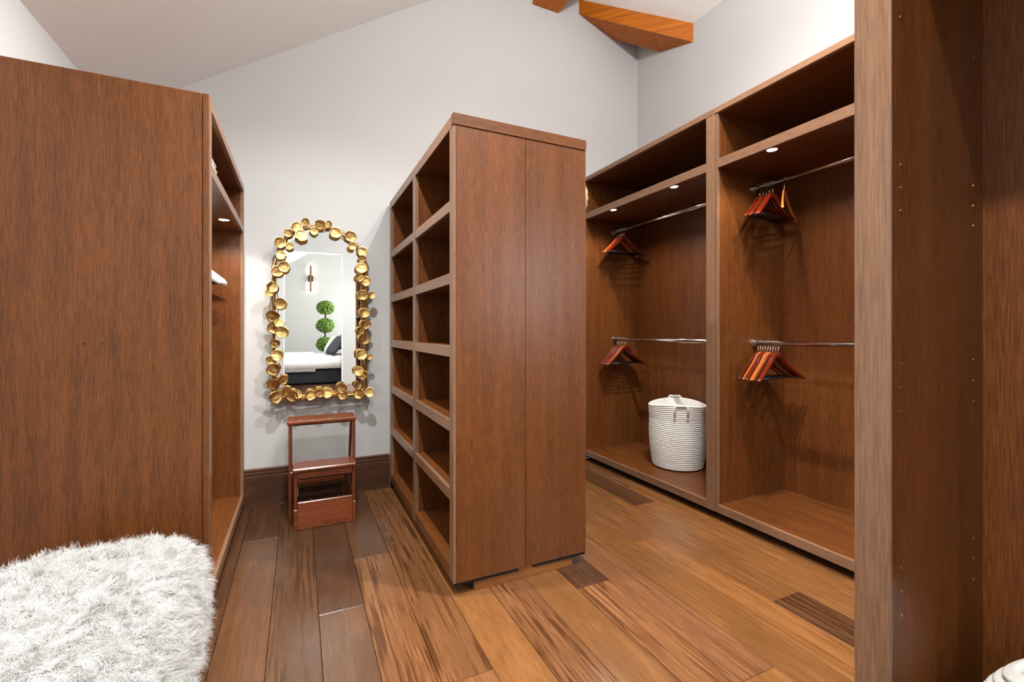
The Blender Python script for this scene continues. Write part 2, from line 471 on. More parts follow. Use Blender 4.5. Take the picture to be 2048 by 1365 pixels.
# timber beams
BT = 4.50
b1 = thing('ridge_beam', 'amber timber ridge beam at the top, left of the diagonal beam', 'beam', (2.008, YB, 4.097))
bm = bmesh.new(); bm_box(bm, -0.134, 0.134, YD - YB + 0.0, 0, 0, 0.36, 0.004)
mesh_obj('timber', bm, M['beam'], b1)
b2 = thing('diagonal_beam', 'amber knotty timber beam running diagonally between the two walls', 'beam', (2.365, YB, 4.159))
bm = bmesh.new()
low = [Vector((2.365, 3.555, 4.159)), Vector((2.763, 3.555, 4.030)), Vector((3.06, 3.232, 3.807)), Vector((3.06, 2.849, 3.678))]
top = []
for p in low:
    q = p.copy(); q.z = (ZEAVE + RS * (XR - p.x)) + 0.01
    if q.x < 2.5: q.z = p.z + 0.2
    if q.x > 3.05: q.z = p.z + 0.19
    top.append(q)
o0 = Vector((2.365, YB, 4.159))
A = [bm.verts.new(p - o0) for p in low]; B = [bm.verts.new(p - o0) for p in top]
bm.faces.new(A); bm.faces.new(B[::-1])
for i in range(4): bm.faces.new((A[i], A[(i + 1) % 4], B[(i + 1) % 4], B[i]))
# turn the mesh so that its own X axis follows the beam, for the grain
ang = math.atan2(2.849 - 3.555, 3.06 - 2.365)
rot = Matrix.Rotation(-ang, 4, 'Z')
bmesh.ops.transform(bm, matrix=rot, verts=bm.verts)
tb = mesh_obj('timber', bm, M['beamL'], b2); tb.rotation_euler = (0, 0, ang)

# ================================================================== LAMPS OF THE ROOM, WITH ADDED FILL LAMPS
def light_child(name, kind, power, col, radius, parent, loc, spot=None, rot=None):
    l = bpy.data.lights.new(name, kind); l.energy = power; l.color = col; l.shadow_soft_size = radius
    if spot: l.spot_size = spot[0]; l.spot_blend = spot[1]
    o = bpy.data.objects.new(name, l); link(o, parent); o.location = loc
    if rot: o.rotation_euler = rot
    return o

def pendant(x, y, zb, label, power):  # unseen pendants, added to brighten the upper walls and ceiling
    t = thing('added_fill_pendant', label, 'lamp', (x, y, zb))
    top_ = RK + RS * x - zb
    b_ = bmesh.new(); bm_lathe(b_, [(0, top_ - 0.035), (0.045, top_ - 0.035), (0.045, top_ + 0.03), (0, top_ + 0.03)], 24); mesh_obj('canopy', b_, M['gun'], t)
    b_ = bmesh.new(); bm_tube(b_, [(0, 0, 0.1), (0, 0, top_)], 0.004, 8); mesh_obj('cord', b_, M['gun'], t)
    b_ = bmesh.new(); bm_lathe(b_, [(0, 0.13), (0.016, 0.13), (0.018, 0.075), (0.014, 0.07), (0, 0.07)], 16); mesh_obj('socket', b_, M['gun'], t, True)
    light_child('fill_bulb', 'POINT', power, WARM, 0.065, t, (0, 0, 0.0))
    return t
pendant(1.60, 1.10, 3.68, 'added globe fill pendant, unseen, high above the right aisle', P_GLOBE)
pendant(0.95, -1.5, 3.10, 'added globe fill pendant behind the camera position', P_GLOBE * 0.45)

def can_light(x, y, label, power, cone=140):
    left = x < XRIDGE
    z = RK + RS * x if left else ZEAVE + RS * (XR - x)
    t = thing('recessed_downlight', label, 'downlight', (x, y, z - 0.004))
    a = math.atan(RS) * (1 if left else -1)
    b_ = bmesh.new(); bm_lathe(b_, [(0.045, 0.0), (0.062, -0.006), (0.066, 0.0), (0.066, 0.003), (0.045, 0.003)], 28)
    r = mesh_obj('trim_ring', b_, M['trim'], t, True); r.rotation_euler = (0, -a, 0)
    b_ = bmesh.new(); bm_lathe(b_, [(0, -0.001), (0.045, -0.001), (0.045, 0.003), (0, 0.003)], 28)
    r = mesh_obj('lens', b_, M['bulb'], t); r.rotation_euler = (0, -a, 0)
    light_child('downlight_lamp', 'SPOT', power, WARM, 0.03, t, (0.02 if left else -0.02, 0, -0.035), (R(cone), 1.0), (0, 0, 0))
    return t
can_light(0.10, 2.08, 'recessed ceiling downlight above the aisle to the mirror', P_CAN)
can_light(0.10, 0.2, 'recessed ceiling downlight above the camera position', P_CAN * 1.1)
can_light(0.10, -2.6, 'added recessed fill downlight near the bedroom doorway', P_CAN * 0.5)  # unseen, added behind the camera to light the space
can_light(1.43, 1.2, 'recessed ceiling downlight left of the ridge above the right aisle', P_RIDGE)
can_light(1.43, -1.2, 'added recessed fill downlight left of the ridge behind the camera', P_RIDGE * 0.5)  # another unseen downlight added as fill for the space

# ================================================================== CABINETS
def puck(parent, x, y, z):
    """recessed LED in the underside of a shelf"""
    px, py, pz = parent.location
    loc = (x - px, y - py, z - pz)
    b_ = bmesh.new(); bm_lathe(b_, [(0.026, 0.0), (0.030, -0.003), (0.034, 0.0), (0.034, 0.001), (0.026, 0.001)], 24)
    d_ = mesh_obj('puck_light', b_, M['steel'], parent, True, loc)
    b_ = bmesh.new(); bm_lathe(b_, [(0, -0.001), (0.026, -0.001), (0.026, 0.001), (0, 0.001)], 24)
    mesh_obj('lens', b_, M['puck'], d_)
    light_child('puck_lamp', 'SPOT', P_PUCK, (1.0, 0.88, 0.74), 0.02, d_, (0, 0, -0.006), (R(150), 0.5))
    return d_

def rod(parent, x, y0, y1, z):
    px, py, pz = parent.location
    b_ = bmesh.new(); bm_tube(b_, [(0, y0, 0), (0, y1, 0)], 0.0155, 20)
    r = mesh_obj('hanging_rod', b_, M['chrome'], parent, True, (x - px, -py, z - pz))
    for yy, s in ((y0, 1), (y1, -1)):
        b_ = bmesh.new()
        bm_tube(b_, [(0, yy, 0), (0, yy + s * 0.006, 0), (0, yy + s * 0.008, 0), (0, yy + s * 0.026, 0)], [0.029, 0.029, 0.021, 0.019], 20)
        mesh_obj('flange', b_, M['chrome'], r, False)
    return r

# ---- shelving island in the middle
IX0, IX1, IXM = 0.628, 1.338, 0.983
IY0, IY1 = 1.95, 3.525
isl = thing('shelving_island', 'tall freestanding brown wooden shelving unit with open cubbies in mid room', 'shelving', (IXM, IY0, 0))
board(isl, 'end_panel', IX0 + 0.012, 0.9885, IY0, IY0 + 0.03, 0.06, 2.127, M['venZ'], 0.001, 'end panel board, cubby side')
board(isl, 'end_panel', 0.9905, IX1, IY0, IY0 + 0.03, 0.06, 2.127, M['venZ'], 0.001)
board(isl, 'end_panel', IX0, IX0 + 0.0115, IY0 + 0.001, IY0 + 0.03, 0.06, 2.127, M['edgeZ'], 0.001)
board(isl, 'top_rail', IX0 - 0.002, IX1 + 0.002, IY0 - 0.003, IY0 + 0.03, 2.130, 2.182, M['venX'], 0.001)
board(isl, 'top', IX0, IX1, IY0 + 0.03, IY1, 2.125, 2.180, M['venY'])
board(isl, 'center_back', IXM - 0.01, IXM + 0.01, IY0 + 0.03, IY1 - 0.02, 0.10, 2.125, M['venZ'], 0)
def cubby_side(s, xf):
    # s=+1: opening faces -X (front xf), s=-1: opening faces +X
    def bx(name, d0, d1, y0, y1, z0, z1, mat, bev=0.0015):
        a, b_ = xf + s * d0, xf + s * d1
        return board(isl, name, min(a, b_), max(a, b_), y0, y1, z0, z1, mat, bev)
    dep = IXM - 0.01 - IX0
    bx('side_panel', 0.004, dep, IY0 + 0.03, IY0 + 0.058, 0.06, 2.125, M['venZ'], 0)
    bx('stile', 0.0, 0.022, IY0 + 0.0305, IY0 + 0.06, 0.06, 2.125, M['edgeZ'])
    bx('side_panel', 0.004, dep, IY1 - 0.055, IY1, 0.06, 2.125, M['venZ'], 0)
    bx('stile', 0.0, 0.022, IY1 - 0.057, IY1, 0.06, 2.125, M['edgeZ'])
    bx('divider', 0.004, dep, 2.695, 2.745, 0.06, 2.125, M['venZ'], 0)
    bx('stile', -0.001, 0.022, 2.690, 2.750, 0.06, 2.125, M['edgeZ'])
    bx('top_edge', -0.001, 0.022, IY0 + 0.03, IY1, 2.1255, 2.181, M['edge'])
    for (ya, yb) in ((IY0 + 0.06, 2.690), (2.750, IY1 - 0.057)):
        bx('bottom_shelf', 0.0, dep, ya, yb, 0.06, 0.118, M['venY'])
        for zt in (1.800, 1.466, 1.130, 0.786, 0.470):
            sh = bx('shelf', 0.02, dep, ya, yb, zt - 0.050, zt, M['venY'], 0)
            e = bx('shelf_edge', 0.0, 0.0195, ya, yb, zt - 0.051, zt + 0.0005, M['edge'])
            e.parent = sh; e.matrix_parent_inverse = Matrix.Identity(4)
            e.location = Vector(e.location) - Vector(sh.location)
cubby_side(1, IX0); cubby_side(-1, IX1)
board(isl, 'plinth', 0.732, 1.266, IY0 + 0.014, IY0 + 0.032, 0, 0.062, M['plinthX'], 0.001, 'oak-toned plinth board under the end panel')
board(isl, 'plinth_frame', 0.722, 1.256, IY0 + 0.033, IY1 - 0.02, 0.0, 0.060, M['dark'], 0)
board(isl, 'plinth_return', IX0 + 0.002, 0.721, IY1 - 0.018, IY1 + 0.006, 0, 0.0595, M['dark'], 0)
for x0_, x1_ in ((IX0 + 0.034, 0.955), (1.035, IX1 - 0.034)): board(isl, 'glide_strip', x0_, x1_, IY0 + 0.003, IY0 + 0.0135, 0.046, 0.0595, M['gun'], 0.0008)
for x in (IX0 + 0.004, IX1 - 0.03): board(isl, 'foot_bracket', x, x + 0.028, IY0 + 0.004, IY0 + 0.03, 0.046, 0.060, M['gun'], 0.001)
b_ = bmesh.new()
for z in (1.725, 1.392, 1.056):
    for y in (2.694, IY1 - 0.056):
        bm_tube(b_, [(IX0 + 0.05 - IXM, y + 0.001 - IY0, z), (IX0 + 0.05 - IXM, y - 0.006 - IY0, z)], 0.0035, 8)
o = mesh_obj('shelf_pins', b_, M['pin'], isl); o['kind'] = 'stuff'

# ---- left wardrobe
LX0, LX1, LY0, LY1 = -1.015, -0.337, 2.23, 3.553
lw = thing('open_wardrobe', 'brown wooden wardrobe on the left, seen from its plain end panel', 'wardrobe', ((LX0 + LX1) / 2, LY0, 0))
board(lw, 'end_panel', LX0, LX1 - 0.024, LY0, LY0 + 0.045, 0.045, 2.180, M['venZ'], 0.0015)
board(lw, 'front_stile', LX1 - 0.022, LX1, LY0 - 0.001, LY0 + 0.052, 0.045, 2.181, M['venZ'], 0.0015)
board(lw, 'front_stile_facing', LX1 - 0.002, LX1 + 0.002, LY0 + 0.001, LY0 + 0.052, 0.045, 2.181, M['edgeZ'], 0.0005)
board(lw, 'side_panel', LX0, LX1 - 0.02, LY1 - 0.045, LY1 - 0.002, 0.045, 2.14, M['venZ'], 0)
board(lw, 'front_stile', LX1 - 0.02, LX1, LY1 - 0.04, LY1, 0.045, 2.14, M['edgeZ'])
board(lw, 'back_panel', LX0, LX0 + 0.012, LY0 + 0.045, LY1 - 0.045, 0.09, 2.14, M['venZ'], 0)
board(lw, 'top', LX0, LX1 - 0.02, LY0 + 0.045, LY1, 2.14, 2.180, M['venY'], 0)
board(lw, 'top_rail', LX1 - 0.02, LX1, LY0 + 0.052, LY1, 2.138, 2.181, M['edge'])
sh = board(lw, 'upper_shelf', LX0 + 0.012, LX1 - 0.02, LY0 + 0.045, LY1 - 0.045, 1.866, 1.906, M['venY'], 0)
board(lw, 'shelf_rail', LX1 - 0.02, LX1, LY0 + 0.052, LY1 - 0.04, 1.862, 1.908, M['edge'])
board(lw, 'bottom_board', LX0 + 0.012, LX1 - 0.02, LY0 + 0.045, LY1 - 0.045, 0.05, 0.095, M['venY'], 0)
board(lw, 'bottom_rail', LX1 - 0.0195, LX1, LY0 + 0.052, LY1 - 0.04, 0.045, 0.096, M['edge'])
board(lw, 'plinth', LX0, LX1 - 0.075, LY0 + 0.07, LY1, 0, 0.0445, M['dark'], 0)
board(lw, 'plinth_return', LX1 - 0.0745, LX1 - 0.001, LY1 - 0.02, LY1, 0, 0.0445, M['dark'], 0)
puck(lw, -0.407, 3.188, 1.8655); puck(lw, -0.407, 2.55, 1.8655)
rod(lw, -0.635, LY0 + 0.046, LY1 - 0.046, 1.72)
b_ = bmesh.new()
for x in (-0.731, -0.68): bm_tube(b_, [(x - lw.location.x, 0.001, 1.151), (x - lw.location.x, -0.0006, 1.151)], 0.004, 10)
o = mesh_obj('screw_caps', b_, M['dark'], lw); o['kind'] = 'stuff'

# ---- tall wardrobes along the right wall
WX0, WX1, WT = 2.39, 3.056, 2.615
def tall_wardrobe(name, label, y0, y1, left_thick, right_thick, front_inset):
    t = thing(name, label, 'wardrobe', ((WX0 + WX1) / 2, y0, 0))
    f = WX0 + front_inset
    for (ya, yb) in ((y0, y0 + right_thick), (y1 - left_thick, y1)):
        board(t, 'side_panel', f + 0.021, WX1, ya, yb, 0.05, WT - 0.04, M['venZ'], 0)
        board(t, 'stile', f, f + 0.02, ya, yb, 0.05, WT - 0.036, M['edgeZ'])
    ya, yb = y0 + right_thick, y1 - left_thick
    board(t, 'back_panel', WX1 - 0.012, WX1, ya, yb, 0.05, WT - 0.04, M['venZ'], 0)
    board(t, 'top', WX0 + 0.021, WX1, y0, y1, WT - 0.04, WT, M['venY'], 0)
    board(t, 'top_rail', WX0 - 0.001, WX0 + 0.02, y0, y1, WT - 0.035, WT + 0.001, M['edge'])
    board(t, 'upper_shelf', WX0 + 0.022, WX1 - 0.012, ya, yb, 2.236, 2.280, M['venY'], 0)
    board(t, 'shelf_rail', WX0 + 0.002, WX0 + 0.0215, ya, yb, 2.230, 2.287, M['edge'])
    board(t, 'bottom_board', WX0 + 0.022, WX1 - 0.012, ya, yb, 0.052, 0.100, M['venY'], 0, )
    board(t, 'bottom_rail', WX0 + 0.002, WX0 + 0.0215, ya, yb, 0.050, 0.1005, M['edge'])
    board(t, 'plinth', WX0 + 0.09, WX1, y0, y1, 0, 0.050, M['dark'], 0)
    rod(t, 2.725, ya, yb, 2.140); rod(t, 2.725, ya, yb, 1.122)
    return t
wa = tall_wardrobe('tall_open_wardrobe', 'tall brown open wardrobe holding the white rope basket, next to the back wall', 2.058, 3.553, 0.05, 0.063, 0.0)
wb = tall_wardrobe('tall_open_wardrobe', 'tall brown open wardrobe with two rods, nearer the camera, without a basket', 0.62, 2.054, 0.02, 0.06, 0.004)
puck(wa, 2.432, 3.134, 2.2355); puck(wa, 2.438, 2.445, 2.2355)
puck(wb, 2.446, 1.707, 2.2355); puck(wb, 2.446, 0.98, 2.2355)
for t, y in ((wb, 2.0335),):
    b_ = bmesh.new()
    for x, z in ((2.44, 0.16), (2.95, 0.16), (2.44, 2.53), (2.95, 2.53)):
        bm_tube(b_, [(x - t.location.x, y - t.location.y + 0.001, z), (x - t.location.x, y - t.location.y - 0.003, z)], 0.006, 10)
    o = mesh_obj('screw_caps', b_, M['steel'], t); o['kind'] = 'stuff'

# ---- near shelving unit at the right edge of the picture
NX0, NX1, NY1, NY0 = 0.868, 1.215, 0.456, -1.05
ns = thing('shelving_unit', 'brown wooden shelving unit cut off by the right edge, drilled side panel in view', 'shelving', ((NX0 + NX1) / 2, NY0, 0))
board(ns, 'side_panel', NX0 + 0.006, NX1, 0.404, NY1, 0.05, 2.125, M['venZ'], 0.001)
board(ns, 'stile', NX0, NX0 + 0.0058, 0.402, NY1, 0.05, 2.125, M['edgeZ'], 0.0012)
board(ns, 'divider', NX0 + 0.02, NX1 - 0.02, -0.36, -0.31, 0.05, 2.125, M['venZ'], 0)
board(ns, 'stile', NX0, NX0 + 0.0198, -0.362, -0.308, 0.05, 2.125, M['edgeZ'])
board(ns, 'side_panel', NX0 + 0.02, NX1, NY0, NY0 + 0.05, 0.05, 2.125, M['venZ'], 0)
board(ns, 'stile', NX0, NX0 + 0.0198, NY0 - 0.001, NY0 + 0.052, 0.05, 2.125, M['edgeZ'])
board(ns, 'back_panel', NX1 - 0.018, NX1, -0.31, 0.404, 0.05, 2.125, M['venZ'], 0)
board(ns, 'back_panel', NX1 - 0.018, NX1, NY0 + 0.05, -0.36, 0.05, 2.125, M['venZ'], 0)
board(ns, 'top', NX0 + 0.02, NX1, NY0, NY1, 2.126, 2.180, M['venY'], 0)
board(ns, 'top_rail', NX0 - 0.001, NX0 + 0.02, NY0, NY1, 2.1265, 2.181, M['edge'])
board(ns, 'shelf', NX0, NX1 - 0.019, -0.308, 0.402, 1.990, 2.035, M['venY'])
board(ns, 'bottom_shelf', NX0, NX1 - 0.019, -0.308, 0.402, 0.052, 0.105, M['venY'])
board(ns, 'bottom_shelf', NX0, NX1 - 0.019, NY0 + 0.052, -0.362, 0.052, 0.105, M['venY'])
for zt in (1.80, 1.466, 1.130, 0.786, 0.470):
    board(ns, 'shelf', NX0, NX1 - 0.019, NY0 + 0.052, -0.362, zt - 0.05, zt, M['venY'])
board(ns, 'plinth', NX0 + 0.07, NX1, NY0 + 0.05, NY1 - 0.03, 0, 0.05, M['dark'], 0)
b_ = bmesh.new()
zs = [1.475, 1.437, 1.399, 1.145, 1.105, 1.066, 0.806, 0.768, 0.728, 1.72]
for x in (NX0 + 0.035, NX0 + 0.29):
    for z in zs:
        bm_tube(b_, [(x - ns.location.x, 0.4045 - NY0, z), (x - ns.location.x, 0.4030 - NY0, z)], 0.0026, 8)
o = mesh_obj('shelf_pin_sleeves', b_, M['pin'], ns); o['kind'] = 'stuff'

# ================================================================== HANGERS
def hanger_meshes(width=0.45, drop=0.150, apex=-0.062, fat=1.0):
    W = width / 2
    b_ = bmesh.new()
    pts, rad = [], []
    ctrl = [(-1.0, -1.0), (-0.93, -0.96), (-0.8, -0.83), (-0.6, -0.62), (-0.42, -0.43), (-0.27, -0.23), (-0.17, -0.07), (-0.08, -0.01), (0, 0)]
    ctrl = ctrl + [(-u, v) for u, v in ctrl[-2::-1]]
    for u, v in ctrl:
        c = 1 - abs(u)
        y = -0.030 * (abs(u) ** 1.6)                       # shoulders curve forward
        pts.append((u * W, y, apex - 0.016 + v * drop))
        rad.append(((0.0075 + 0.011 * c ** 0.8) * fat, (0.0055 + 0.003 * abs(u)) * fat))
    rad[0] = rad[-1] = (0.006, 0.006)
    bm_tube(b_, pts, rad, 10)
    arms = b_
    b2_ = bmesh.new()
    bm_tube(b2_, [(-0.84 * W, -0.024, apex - 0.016 - 0.93 * drop), (0.84 * W, -0.024, apex - 0.016 - 0.93 * drop)], 0.0045, 8)
    b3_ = bmesh.new()
    hp = [(0, 0, apex - 0.005), (0, 0, -0.042)]
    for k in range(15):
        a = R(-90 + 20) + R(k * 15.5)
        hp.append((0.0195 * math.cos(a), 0, 0.0195 * math.sin(a)))
    hp[2:2] = [(0.002, 0, -0.034), (0.006, 0, -0.026)]
    hp = [(x, y, z - 0.003) for x, y, z in hp]
    bm_tube(b3_, hp, 0.0021, 8)
    return arms, b2_, b3_
def make_hanger():
    t = bpy.data.objects.new('clothes_hanger', None); link(t)
    a, bar, hk = hanger_meshes()
    mesh_obj('shoulder_arms', a, M['hang'][0], t, True)
    mesh_obj('trouser_bar', bar, M['gun'], t, True)
    mesh_obj('hook', hk, M['chrome'], t, True)
    return t
proto = make_hanger()
arm_meshes = [[c for c in proto.children if c.name.startswith('shoulder')][0].data]
for m_ in M['hang'][1:] + [M['whitew'], M['natw']]:
    d_ = arm_meshes[0].copy(); d_.materials.clear(); d_.materials.append(m_); arm_meshes.append(d_)
pa, pb, pc = hanger_meshes(fat=2.1); pb.free(); pc.free()
pm = bpy.data.meshes.new('shoulder_arms'); bmesh.ops.recalc_face_normals(pa, faces=pa.faces); pa.to_mesh(pm); pa.free()
pm.materials.append(M['white']); pm.polygons.foreach_set('use_smooth', [True] * len(pm.polygons)); arm_meshes[3] = pm
ORD = ['first', 'second', 'third', 'fourth', 'fifth', 'sixth', 'seventh', 'eighth', 'ninth']
CN = ['cherry red wooden', 'amber wooden', 'dark walnut wooden', 'white padded', 'pale beech']
first = [True]
def hang(x, y, z, rz, tilt, kind, label, group):
    if first[0]: o = proto; first[0] = False
    else: o = copy_tree(proto)
    arms = [c for c in o.children if c.name.startswith('shoulder')][0]
    arms.data = arm_meshes[kind]
    o.location = (x, y, z); o.rotation_euler = (0, tilt, rz)
    tag(o, label, 'hanger', group)
    return o
def row_of(n, y0, dy, z, kinds, where, group, rz0=0.0, spread=0.02, x=2.725, last=None):
    for i in range(n):
        rz = rz0 + random.uniform(-spread, spread)
        yy = y0 + dy * i
        if last is not None and i == n - 1: rz = last; yy -= 0.055
        hang(x, yy, z, rz, random.uniform(-0.012, 0.012), kinds[i], '%s hanger, %s from the far end, %s' % (CN[kinds[i]], ORD[i], where), group)
row_of(5, 3.445, -0.024, 2.140, [0, 1, 0, 0, 2], 'upper rod above the rope basket', 'hangers on the upper rod above the basket', R(4))
row_of(7, 3.455, -0.021, 1.122, [0, 0, 2, 0, 0, 1, 0], 'lower rod above the rope basket', 'hangers on the lower rod above the basket', R(2))
row_of(6, 1.985, -0.022, 2.140, [0, 0, 2, 0, 0, 1], 'upper rod in nearer tall wardrobe', 'hangers on the upper rod in the nearer wardrobe', R(8), last=R(24))
row_of(9, 2.000, -0.0172, 1.122, [2, 1, 0, 2, 1, 1, 2, 0, 0], 'lower rod in nearer tall wardrobe', 'hangers on the lower rod in the nearer wardrobe', R(2), spread=0.03)
for i, (y, k, rz, xo) in enumerate(((3.40, 4, 0.05, -0.015), (3.37, 4, -0.04, -0.02), (3.34, 4, 0.03, -0.012), (3.30, 3, 0.04, 0.0), (3.255, 3, -0.03, 0.004), (3.205, 3, 0.05, -0.006))):
    hang(-0.635 + xo, y, 1.72, math.pi + rz, 0, k, '%s hanger, %s from the far panel, left wardrobe' % (CN[k], ORD[i]), 'pale hangers in the left wardrobe')

# ================================================================== BASKETS
def rope_basket(name, label, loc, rb, rt, h, rows_n, seed, handles=True, sag=0.02, shoulder=0.0, front=0.0):
    t = thing(name, label, 'basket', loc)
    rnd = random.Random(seed); ph = [rnd.uniform(0, 6.28) for _ in range(4)]
    def fr(a, z):
        u = z / h
        return 1 + sag * (math.sin(2 * a + ph[0] + 2 * u) * u + 0.6 * math.sin(3 * a + ph[1] - 3 * u) * (1 - u) * u * 2)
    pr = [(0.0, 0.004), (rb * 0.9, 0.002), (rb * 0.98, 0.008)]
    per = 5
    for i in range(rows_n):
        for k in range(per):
            u = (i + (k + 0.0) / per) / rows_n
            r = rb + (rt - rb) * u + 0.012 * math.sin(math.pi * min(1, u * 1.3)) - shoulder * max(0, (u - 0.8) / 0.2) ** 2
            pr.append((r + 0.0090 * abs(math.sin(math.pi * k / per)) - 0.0045, 0.010 + u * (h - 0.012)))
    rt = rt - shoulder
    pr += [(rt - 0.001, h), (rt - 0.006, h + 0.001), (rt - 0.010, h - 0.004), (rt - 0.012, h * 0.6), (rb - 0.006, 0.02), (0, 0.014)]
    b_ = bmesh.new(); bm_lathe(b_, pr, 64, fr)
    def wave(v):
        u = max(0, v.co.z / h - 0.7) / 0.3
        v.co.z += 0.014 * u * math.cos(2 * (math.atan2(v.co.y, v.co.x) - front))
    for v in b_.verts: wave(v)
    mesh_obj('basket_body', b_, M['rope'], t, True)
    if handles:
        for hi, a0 in enumerate(handles):
            b_ = bmesh.new(); ho, dz = (0.0, 0.014) if hi else (0.016, -0.006)
            rr = (rt - 0.001) * fr(a0, h)
            ax = Vector((math.cos(a0), math.sin(a0), 0)); tg = Vector((-ax.y, ax.x, 0))
            def hp_(o_, t_, z_): return ax * (rr + o_) + tg * t_ + Vector((0, 0, h + z_))
            pts = [hp_(0.006, -0.047, dz - 0.075), hp_(0.008, -0.047, dz - 0.02), hp_(ho, -0.046, dz + 0.006), hp_(ho - 0.006, -0.034, dz + 0.013), hp_(ho - 0.007, 0, dz + 0.011),
                   hp_(ho - 0.006, 0.034, dz + 0.013), hp_(ho, 0.046, dz + 0.006), hp_(0.008, 0.047, dz - 0.02), hp_(0.006, 0.047, dz - 0.075)]
            bm_tube(b_, pts, 0.0085, 10)
            hd = mesh_obj('handle', b_, M['rope'], t, True)
            for sgn in (-1, 1):
                b_ = bmesh.new()
                p = ax * (rr + 0.002) + tg * (sgn * 0.047) + Vector((0, 0, h + dz - 0.080))
                bm_tube(b_, [p - ax * 0.004, p + ax * 0.010], 0.009, 10)
                mesh_obj('stitch_end', b_, M['ropelin'], hd)
    return t
vdir = math.atan2(-2.786, -2.816)
rope_basket('rope_basket', 'tall white cotton rope basket standing in the far tall wardrobe', (2.800, 2.770, 0.1005), 0.195, 0.222, 0.512, 34, 3, handles=(vdir + 0.12, vdir + math.pi + 0.1), front=vdir)
rope_basket('rope_basket', 'white rope basket cut off by the lower right corner of the picture', (1.035, 0.235, 0.1055), 0.105, 0.122, 0.575, 36, 5, handles=None, sag=0.01, shoulder=0.045)

# straw basket poking out of the far side of the island
t = thing('straw_basket', 'woven straw basket peeking out behind the shelving island, near its top', 'basket', (1.305, 2.215, 1.8005))
b_ = bmesh.new()
pr = [(0, 0.0), (0.11, 0.0)]
for i in range(14):
    u = i / 13
    r = 0.12 + 0.068 * math.sin(math.pi * (0.1 + 0.72 * u))
    pr.append((r + (0.004 if i % 2 else 0), 0.006 + 0.245 * u))
pr += [(pr[-1][0] - 0.01, 0.252), (0.11, 0.02), (0, 0.012)]
bm_lathe(b_, pr, 40, lambda a, z: 1 + 0.012 * math.sin(20 * a + (z * 140)))
mesh_obj('basket_body', b_, M['straw'], t, True)
b_ = bmesh.new(); bm_tube(b_, [(0.172 * math.cos(k / 36 * 2 * math.pi), 0.172 * math.sin(k / 36 * 2 * math.pi), 0.25 + 0.003 * (k % 2)) for k in range(36)], 0.007, 8, closed=True)
mesh_obj('rim', b_, M['ropelin'], t, True)

# folded cloth on the left wardrobe's upper shelf
t = thing('folded_throw', 'folded ivory cloth on the upper shelf of the left wardrobe', 'cloth', (-0.46, 2.42, 1.908))
for i, (z0, z1, s) in enumerate(((0, 0.026, 1.0), (0.028, 0.052, 0.96), (0.054, 0.078, 0.93))):
    b_ = bmesh.new(); bm_box(b_, -0.14 * s, 0.115 * s, -0.12 * s, 0.13 * s, z0, z1, 0.011)
    mesh_obj('fold', b_, M['linen'], t, True)

# ================================================================== GOLD LEAF MIRROR
TH = YAW; S_, C_ = math.sin(TH), math.cos(TH)
def on_plane(px, py, Y):
    """photo pixel -> point on the vertical plane y = Y (used to measure the mirror's outline)"""
    tt = (px - CX) / F_PX
    dx, dy = S_ + tt * C_, C_ - tt * S_
    D = Y / dy
    return dx * D, CAMH - (py - HZ) / F_PX * D
MB = (0.16, 3.50, 0.70)
mir = thing('wall_mirror', 'arched wall mirror framed with golden round leaves above the step stool', 'mirror', MB)
def zz(x, y): return 480 + x * 0.33684, 400 + y * 0.33700
out_l = [(205, 1160), (204, 900), (206, 640), (205, 470), (212, 380), (232, 300), (275, 228), (330, 188), (400, 170), (480, 165), (555, 180), (622, 218), (680, 268), (722, 320), (741, 400), (744, 640), (744, 900), (745, 1160)]
outl = []
for q in out_l:
    x, z = on_plane(*zz(*q), 3.50); outl.append((x - MB[0], z - MB[2]))
zb_ = (outl[0][1] + outl[-1][1]) / 2
outl[0] = (outl[0][0], zb_); outl[-1] = (outl[-1][0], zb_)
def catmull(pts, n):
    res = []
    for i in range(len(pts) - 1):
        p0, p1, p2, p3 = [Vector(pts[max(0, min(len(pts) - 1, i + k))]) for k in (-1, 0, 1, 2)]
        for j in range(n):
            t_ = j / n
            res.append(0.5 * ((2 * p1) + (p2 - p0) * t_ + (2 * p0 - 5 * p1 + 4 * p2 - p3) * t_ ** 2 + (3 * p1 - p0 - 3 * p2 + p3) * t_ ** 3))
    res.append(Vector(pts[-1])); return res
oc = catmull(outl, 4)
b_ = bmesh.new(); bm_prism(b_, [(p.x, p.y) for p in oc], 'Y', 0.008, 0.0125); mesh_obj('mirror_glass', b_, M['mirror'], mir)
b_ = bmesh.new(); bm_prism(b_, [(p.x * 0.985, 0.004 + p.y * 0.992) for p in oc], 'Y', 0.013, 0.0545); mesh_obj('backing_board', b_, M['gun'], mir)
full = oc + [Vector((outl[-1][0] + (outl[0][0] - outl[-1][0]) * k / 12, zb_)) for k in range(1, 12)]
nF = len(full)
for s_i, (offr, ph, yy, rad_) in enumerate(((0.004, 0.0, -0.004, 0.0058), (0.010, 2.1, -0.010, 0.0046), (-0.004, 4.0, -0.008, 0.0040), (0.016, 1.0, 0.004, 0.0020), (-0.010, 3.2, -0.012, 0.0018))):
    pts = []
    amp = 0.005 if s_i < 3 else 0.016
    cen = Vector((0.0, 0.6))
    for i, p in enumerate(full):
        d_ = (p - cen).normalized()
        w = amp * math.sin(i * (0.55 if s_i < 3 else 0.9) + ph)
        q = p + d_ * (offr + w)
        pts.append((q.x, yy + 0.004 * math.sin(i * 0.7 + ph), q.y))
    b_ = bmesh.new(); bm_tube(b_, pts, rad_, 7, closed=True)
    mesh_obj('vine_stem', b_, M['golddk'] if s_i else M['gold'], mir, True)

